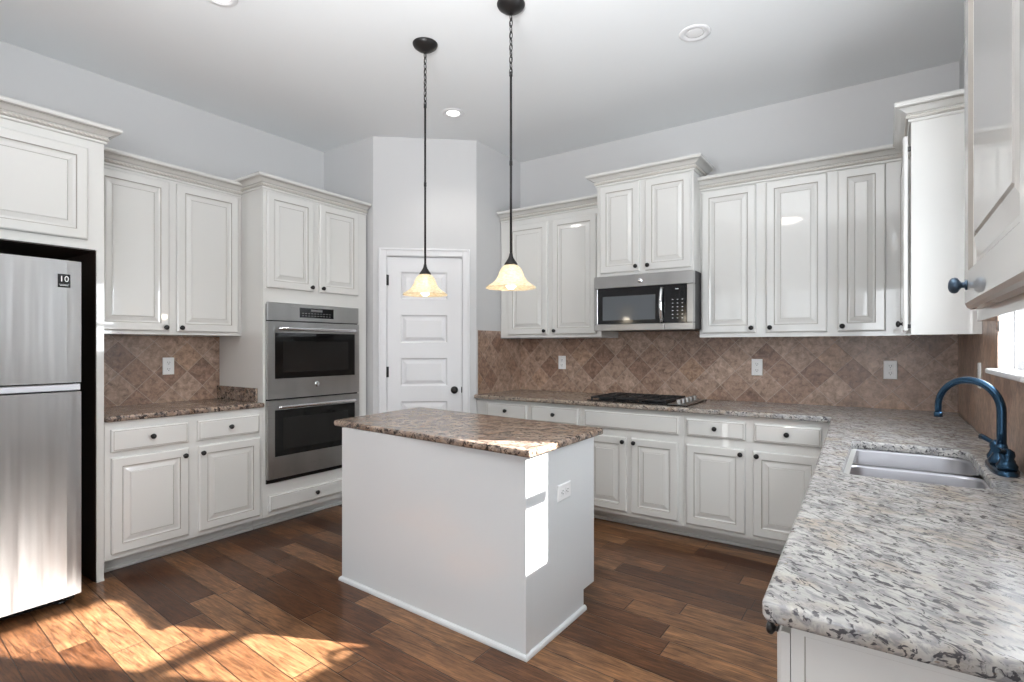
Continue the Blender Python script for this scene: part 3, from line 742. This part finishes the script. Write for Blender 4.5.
# sink
sk = thing('kitchen_sink', 'double-bowl stainless undermount sink beneath the window', 'sink', (.065, 2.39, .66))
def bowl(x0, x1, y0, y1, depth, rads, parent):
    mb = MB(); P = round_poly([(x0, y0), (x1, y0), (x1, y1), (x0, y1)], rads, 6); n = len(P)
    lv = [(-.014, CT0-.001), (0, CT0-.001), (.003, CT0-.010), (.012, CT0-depth+.03), (.022, CT0-depth+.01), (.045, CT0-depth), (.047, CT0-depth)]
    rs = [[(x, y, z) for x, y in offset_poly(P, d)] for d, z in lv]
    for a, b in zip(rs, rs[1:]): mb.add(a+b, [(j, (j+1) % n, n+(j+1) % n, n+j) for j in range(n)], 0, True)
    mb.add(rs[-1], [tuple(range(n))], 0, True)
    ro = [[(x, y, z-.0015) for x, y in offset_poly(P, d-.0015)] for d, z in lv[1:]]
    for a, b in zip(ro, ro[1:]): mb.add(a+b, [(j, n+j, n+(j+1) % n, (j+1) % n) for j in range(n)], 0, True)
    mb.add(ro[-1], [tuple(reversed(range(n)))], 0)
    bo = obj('bowl', mb, M['steel_sink'], parent)
    obj('drain', MB().lathe([(.044, 0), (.044, .002), (.036, .003), (.030, .001), (0, .0005)], ((x0+x1)/2+.03, (y0+y1)/2, CT0-depth+.0004), 24), M['chrome'], bo)
bowl(SX0-.002, SX1-.002, 2.395, SY1-.002, .19, [.06, .07, .10, .03], sk)
bowl(SX0-.002, SX1-.002, SY0+.002, 2.360, .19, [.05, .09, .07, .06], sk)
# faucet
fc = thing('faucet', 'dark bronze gooseneck faucet, blue sky tint painted in, standing behind the sink', 'faucet', (.305, 2.37, CT1))
fx, fy = .309, 2.375
esc = MB(); pl = []
for k in range(32):
    a = 2*PI*k/32; c, s_ = math.cos(a), math.sin(a)
    pl.append((fx+.036*math.copysign(abs(c)**.7, c), fy+.135*math.copysign(abs(s_)**.7, s_)))
for (d, za), (d2, zb_) in [((0, CT1+.0003), (0, CT1+.010)), ((0, CT1+.010), (.008, CT1+.018))]:
    a = [(x, y, za) for x, y in offset_poly(pl, d)]; b = [(x, y, zb_) for x, y in offset_poly(pl, d2)]
    esc.add(a+b, [(j, (j+1) % 32, 32+(j+1) % 32, 32+j) for j in range(32)], 0, True)
esc.add([(x, y, CT1+.018) for x, y in offset_poly(pl, .008)], [tuple(range(32))])
obj('escutcheon', esc, M['sky_tint_bronze'], fc)
sp = MB(); sd = Vector((-.80, .60, 0)).normalized(); R_ = .098; zc = 1.087
sp.lathe([(.034, 0), (.035, .012), (.028, .024), (.020, .040), (.016, .055), (.0135, .066)], (fx, fy, CT1+.0185), 24)
pts = [Vector((fx, fy, CT1+.06)), Vector((fx, fy, CT1+.12)), Vector((fx, fy, zc-.02))]
for k in range(0, 25):
    a = PI*k/24*1.02; pts.append(Vector((fx, fy, zc))+sd*(R_-R_*math.cos(a))+Vector((0, 0, R_*math.sin(a))))
pts.append(pts[-1]+Vector((0, 0, -.018)))
sp.tube(pts, [.0130]*3+[.0130-.0028*k/24 for k in range(25)]+[.0102], 18)
sp.lathe([(.0130, -.016), (.0135, -.006), (.0120, .002)], tuple(pts[-1]), 18)
obj('spout', sp, M['sky_tint_bronze'], fc)
for s_ in (-1, 1):
    y = fy+s_*.098
    hd = MB().lathe([(.026, 0), (.027, .012), (.021, .022), (.017, .034), (.020, .044), (.018, .056), (.008, .064), (0, .066)], (fx, y, CT1+.0185), 22)
    hd.tube([(fx, y, CT1+.070), (fx-.012, y+s_*.018, CT1+.074), (fx-.026, y+s_*.042, CT1+.082), (fx-.034, y+s_*.058, CT1+.084)], [.009, .008, .0085, .010], 12)
    obj('handle', hd, M['sky_tint_bronze'], fc)
# ------------------------------------------------------------------ island
isl = thing('kitchen_island', 'white kitchen island with a granite top painted browner as in dim light, under the pendants', 'island', (-1.87, 2.25, 0))
FRc, BRc, BLc, FLc = Vector((-1.235, 1.890)), Vector((-1.235, 2.527)), Vector((-2.565, 2.60)), Vector((-2.500, 1.955))
IZ = .849
def FI(s, t, z):                 # s 0..1 right->left, t metres back from the front
    a = FRc+(BRc-FRc)*(t/.637); b = FLc+(BLc-FLc)*(t/.637); p = a+(b-a)*s; return (p.x, p.y, z)
side = [(0, 0), (.522, 0), (.522, .100), (.637, .100), (.637, IZ), (0, IZ)]
mb = MB(); n = len(side); a = [FI(0, t, z) for t, z in side]; b = [FI(1, t, z) for t, z in side]
mb.add(a+b, [tuple(range(n)), tuple(reversed(range(n, 2*n)))]+[(j, n+j, n+(j+1) % n, (j+1) % n) for j in range(n)])
obj('cabinet_body', mb, M['island'], isl)
ct = MB()                        # slim outside-corner trim at the near right edge
ct.add([FI(-.003, -.004, .0005), FI(.018, -.004, .0005), FI(.018, -.0005, .0005), FI(-.0004, -.0005, .0005), FI(-.0004, .024, .0005), FI(-.003, .024, .0005)]+[FI(-.003, -.004, IZ-.001), FI(.018, -.004, IZ-.001), FI(.018, -.0005, IZ-.001), FI(-.0004, -.0005, IZ-.001), FI(-.0004, .024, IZ-.001), FI(-.003, .024, IZ-.001)],
       [(0, 1, 2, 3), (0, 3, 4, 5), (6, 9, 8, 7), (6, 11, 10, 9)]+[(j, 6+j, 6+(j+1) % 6, (j+1) % 6) for j in range(6)])
obj('corner_trim', ct, M['island'], isl)
sm_path = [FI(1.006, .60, 0), FI(1.0, 0, 0), FI(0, 0, 0), FI(0, .530, 0)]
SHOE = [(.0005, .0006), (.0145, .0006), (.0145, .010), (.012, .017), (.006, .022), (.0005, .023)]
rs = sweep_rings([(p[0], p[1], 0) for p in reversed(sm_path)], [(-o-.0, u) for o, u in SHOE]); sh = MB(); n = len(SHOE)
for a, b in zip(rs, rs[1:]): sh.add(a+b, [(j, (j+1) % n, n+(j+1) % n, n+j) for j in range(n)]+[tuple(range(n)), tuple(range(n, 2*n))])
obj('shoe_molding', sh, M['island'], isl)
it = MB(); slab(it, round_poly([(-1.188, 1.846), (-1.204, 2.585), (-2.69, 2.760), (-2.612, 1.978)], [.012, .02, .02, .02]), [], IZ+.0005, IZ+.031, .011)
obj('countertop', it, M['granite_shaded'], isl)

# ------------------------------------------------------------------ outlets
def outlet(loc, rz, roll, label, src=None):
    if src is None:
        I = lambda u, v, n: (u, -n, v)          # faces -Y at the origin
        o = thing('electrical_outlet', label, 'outlet', (0, 0, 0), 'electrical outlets')
        obj('cover_plate', MB().rings(I, -.037, .037, -.060, .060, [(0, .0003, 0), (0, .003, 0), (.003, .0055, 0), (.005, .006, 0)]), M['plate'], o)
        for s in (-1, 1):
            f = MB(); 
            f.rings(I, -.017, .017, s*.023-.015, s*.023+.015, [(0, .0061, 0), (0, .007, 0), (.002, .0078, 0)])
            r = obj('receptacle', f, M['plate'], o)
            obj('slots', MB().fbox(I, -.008, -.0055, s*.023-.002, s*.023+.008, .0079, .0083).fbox(I, .0055, .008, s*.023-.002, s*.023+.008, .0079, .0083).fbox(I, -.0025, .0025, s*.023-.011, s*.023-.006, .0079, .0083), M['slot'], r)
        obj('screw', MB().lathe([(.003, 0), (.0025, .0012), (0, .0014)], (0, -.0061, 0), 10, 0, (0, -1, 0)), M['plate'], o)
    else:
        o = copy_tree(src); o['label'] = label
    o.location = loc; o.rotation_euler = (0, roll, 0) if not rz else (Matrix.Rotation(rz, 3, 'Z') @ Matrix.Rotation(roll, 3, 'Y')).to_euler()
    return o
yb = YB-T-.0002
o1 = outlet((-2.413, yb, 1.158), 0, 0, 'white outlet on the back tile below the corner cabinet, left of the cooktop')
outlet((-.783, yb, 1.150), 0, 0, 'white outlet on the back tile right of the cooktop, below the three-door cabinet', o1)
outlet((.018, yb, 1.150), 0, 0, 'white outlet on the back tile nearest the sink corner', o1)
outlet((XL+T+.0002, 1.774, 1.164), PI/2, 0, 'white outlet on the tile above the short left counter', o1)
outlet((XR-T-.0002, 3.34, 1.165), -PI/2, 0, 'white outlet seen edge-on on the tiled window wall', o1)
outlet((-1.2348, 2.212, .630), PI/2, PI/2, 'white sideways outlet on the end of the island', o1)

# ------------------------------------------------------------------ pendants and ceiling lights
def pendant(loc, label, src=None, chain_z=2.70):
    if src: 
        o = copy_tree(src); o['label'] = label; o.location = loc; return o
    x, y = 0, 0
    o = thing('pendant_light', label, 'pendant light', (0, 0, 0), 'pendants above the island')
    obj('canopy', MB().lathe([(.012, -.048), (.020, -.046), (.045, -.034), (.066, -.018), (.072, -.006), (.072, -.0005)], (0, 0, 0), 32), M['knob'], o)
    ch = MB(); z = -.050; k = 0; zt = chain_z-CZ
    while z > zt:
        c = z-.018; pts = []
        for j in range(16):
            a = 2*PI*j/16; q = (.0085*math.cos(a), .020*math.sin(a)+(.0 if True else 0))
            pts.append((q[0], 0, c+q[1]) if k % 2 else (0, q[0], c+q[1]))
        ch.tube(pts, .0024, 6, 0, False, True); z -= .031; k += 1
    ch.tube([(.004*math.cos(t*1.3), .004*math.sin(t*1.3), -.05+(zt+.05)*t/20) for t in range(21)], .0018, 6)
    obj('chain', ch, M['knob'], o)
    rd = MB().tube([(0, 0, zt-.002), (0, 0, -1.275)], .0062, 12)
    rd.lathe([(.008, -.012), (.008, .012)], (0, 0, (zt-1.275)/2), 12).lathe([(.0085, -.01), (.0085, .012)], (0, 0, zt-.01), 12)
    obj('rod', rd, M['knob'], o)
    obj('socket_cap', MB().lathe([(.034, -1.332), (.033, -1.326), (.024, -1.314), (.014, -1.298), (.010, -1.286), (.008, -1.274), (0, -1.273)], (0, 0, 0), 28), M['knob'], o)
    sp = [(.022, -1.331), (.036, -1.336), (.050, -1.350), (.060, -1.370), (.068, -1.392), (.080, -1.412), (.098, -1.428), (.116, -1.438), (.127, -1.446), (.128, -1.451)]
    inner = [(r-.0035, z-.0015) for r, z in sp[::-1]]
    obj('lamp_shade', MB().lathe(sp+inner+[sp[0]], (0, 0, 0), 72, 0, None, 12, .010), M['shade'], o)
    obj('bulb', MB().lathe([(0, -1.458), (.014, -1.455), (.025, -1.443), (.029, -1.428), (.026, -1.412), (.017, -1.394), (.013, -1.380), (.013, -1.345)], (0, 0, 0), 24), M['bulb'], o)
    o.location = loc; return o
p1 = pendant((-1.58, 2.28, CZ), 'bell-glass pendant nearer the sink, hanging higher in the photo')
p1['label'] = 'right of the two bell-glass pendants, in front of the back wall cabinets'
pendant((-2.197, 2.30, CZ), 'left of the two bell-glass pendants, in front of the white pantry door', p1)
for k, (x, y) in enumerate([(-1.58, 2.28), (-2.197, 2.30)]):
    lamp('pendant_glow', 'POINT', (x, y, CZ-1.475), energy=1.6, shadow_soft_size=.03, color=(1, .86, .66))

def can(loc, label, lit, src=None):
    if src: 
        o = copy_tree(src); o.location = loc; o['label'] = label
    else:
        o = thing('recessed_light', label, 'ceiling light', (0, 0, 0), 'recessed ceiling lights')
        obj('trim_ring', MB().lathe([(.052, -.0015), (.058, -.007), (.080, -.006), (.086, -.0015), (.086, -.0003), (.052, -.0003)], (0, 0, 0), 40), M['trim'], o)
        obj('lens', MB().lathe([(0, -.004), (.040, -.0035), (.051, -.0008)], (0, 0, 0), 32), M['can_on'], o)
        o.location = loc
    for c in o.children:
        if c.name.startswith('lens') and not lit:
            c.data = c.data.copy(); c.data.materials[0] = M['can_off']
    if lit: lamp('can_glow', 'SPOT', (loc[0], loc[1], loc[2]-.02), look=(0, 0, -1), energy=30, spot_size=math.radians(120), spot_blend=.7, shadow_soft_size=.06, color=(1, .95, .88))
    return o
c1 = can((-2.675, 3.10, CZ), 'lit recessed ceiling light in front of the pantry corner', True)
can((-.882, 3.075, CZ), 'unlit recessed ceiling light above the three-door wall cabinet', False, c1)
can((-2.74, 1.40, CZ), 'recessed ceiling light cut by the top edge of the photo', True, c1)
can((-.88, 1.40, CZ), 'recessed ceiling light above the peninsula, outside the photo', True, c1)
dm = thing('ceiling_light', 'round flush ceiling light behind the camera, reflected in a cabinet door', 'ceiling light', (-1.10, -.25, CZ))
obj('base_ring', MB().lathe([(.17, -.03), (.175, -.001)], (-1.10, -.25, CZ), 36), M['knob'], dm)
obj('diffuser', MB().lathe([(0, -.09), (.06, -.086), (.12, -.07), (.155, -.045), (.165, -.0305)], (-1.10, -.25, CZ), 36), M['dome'], dm)
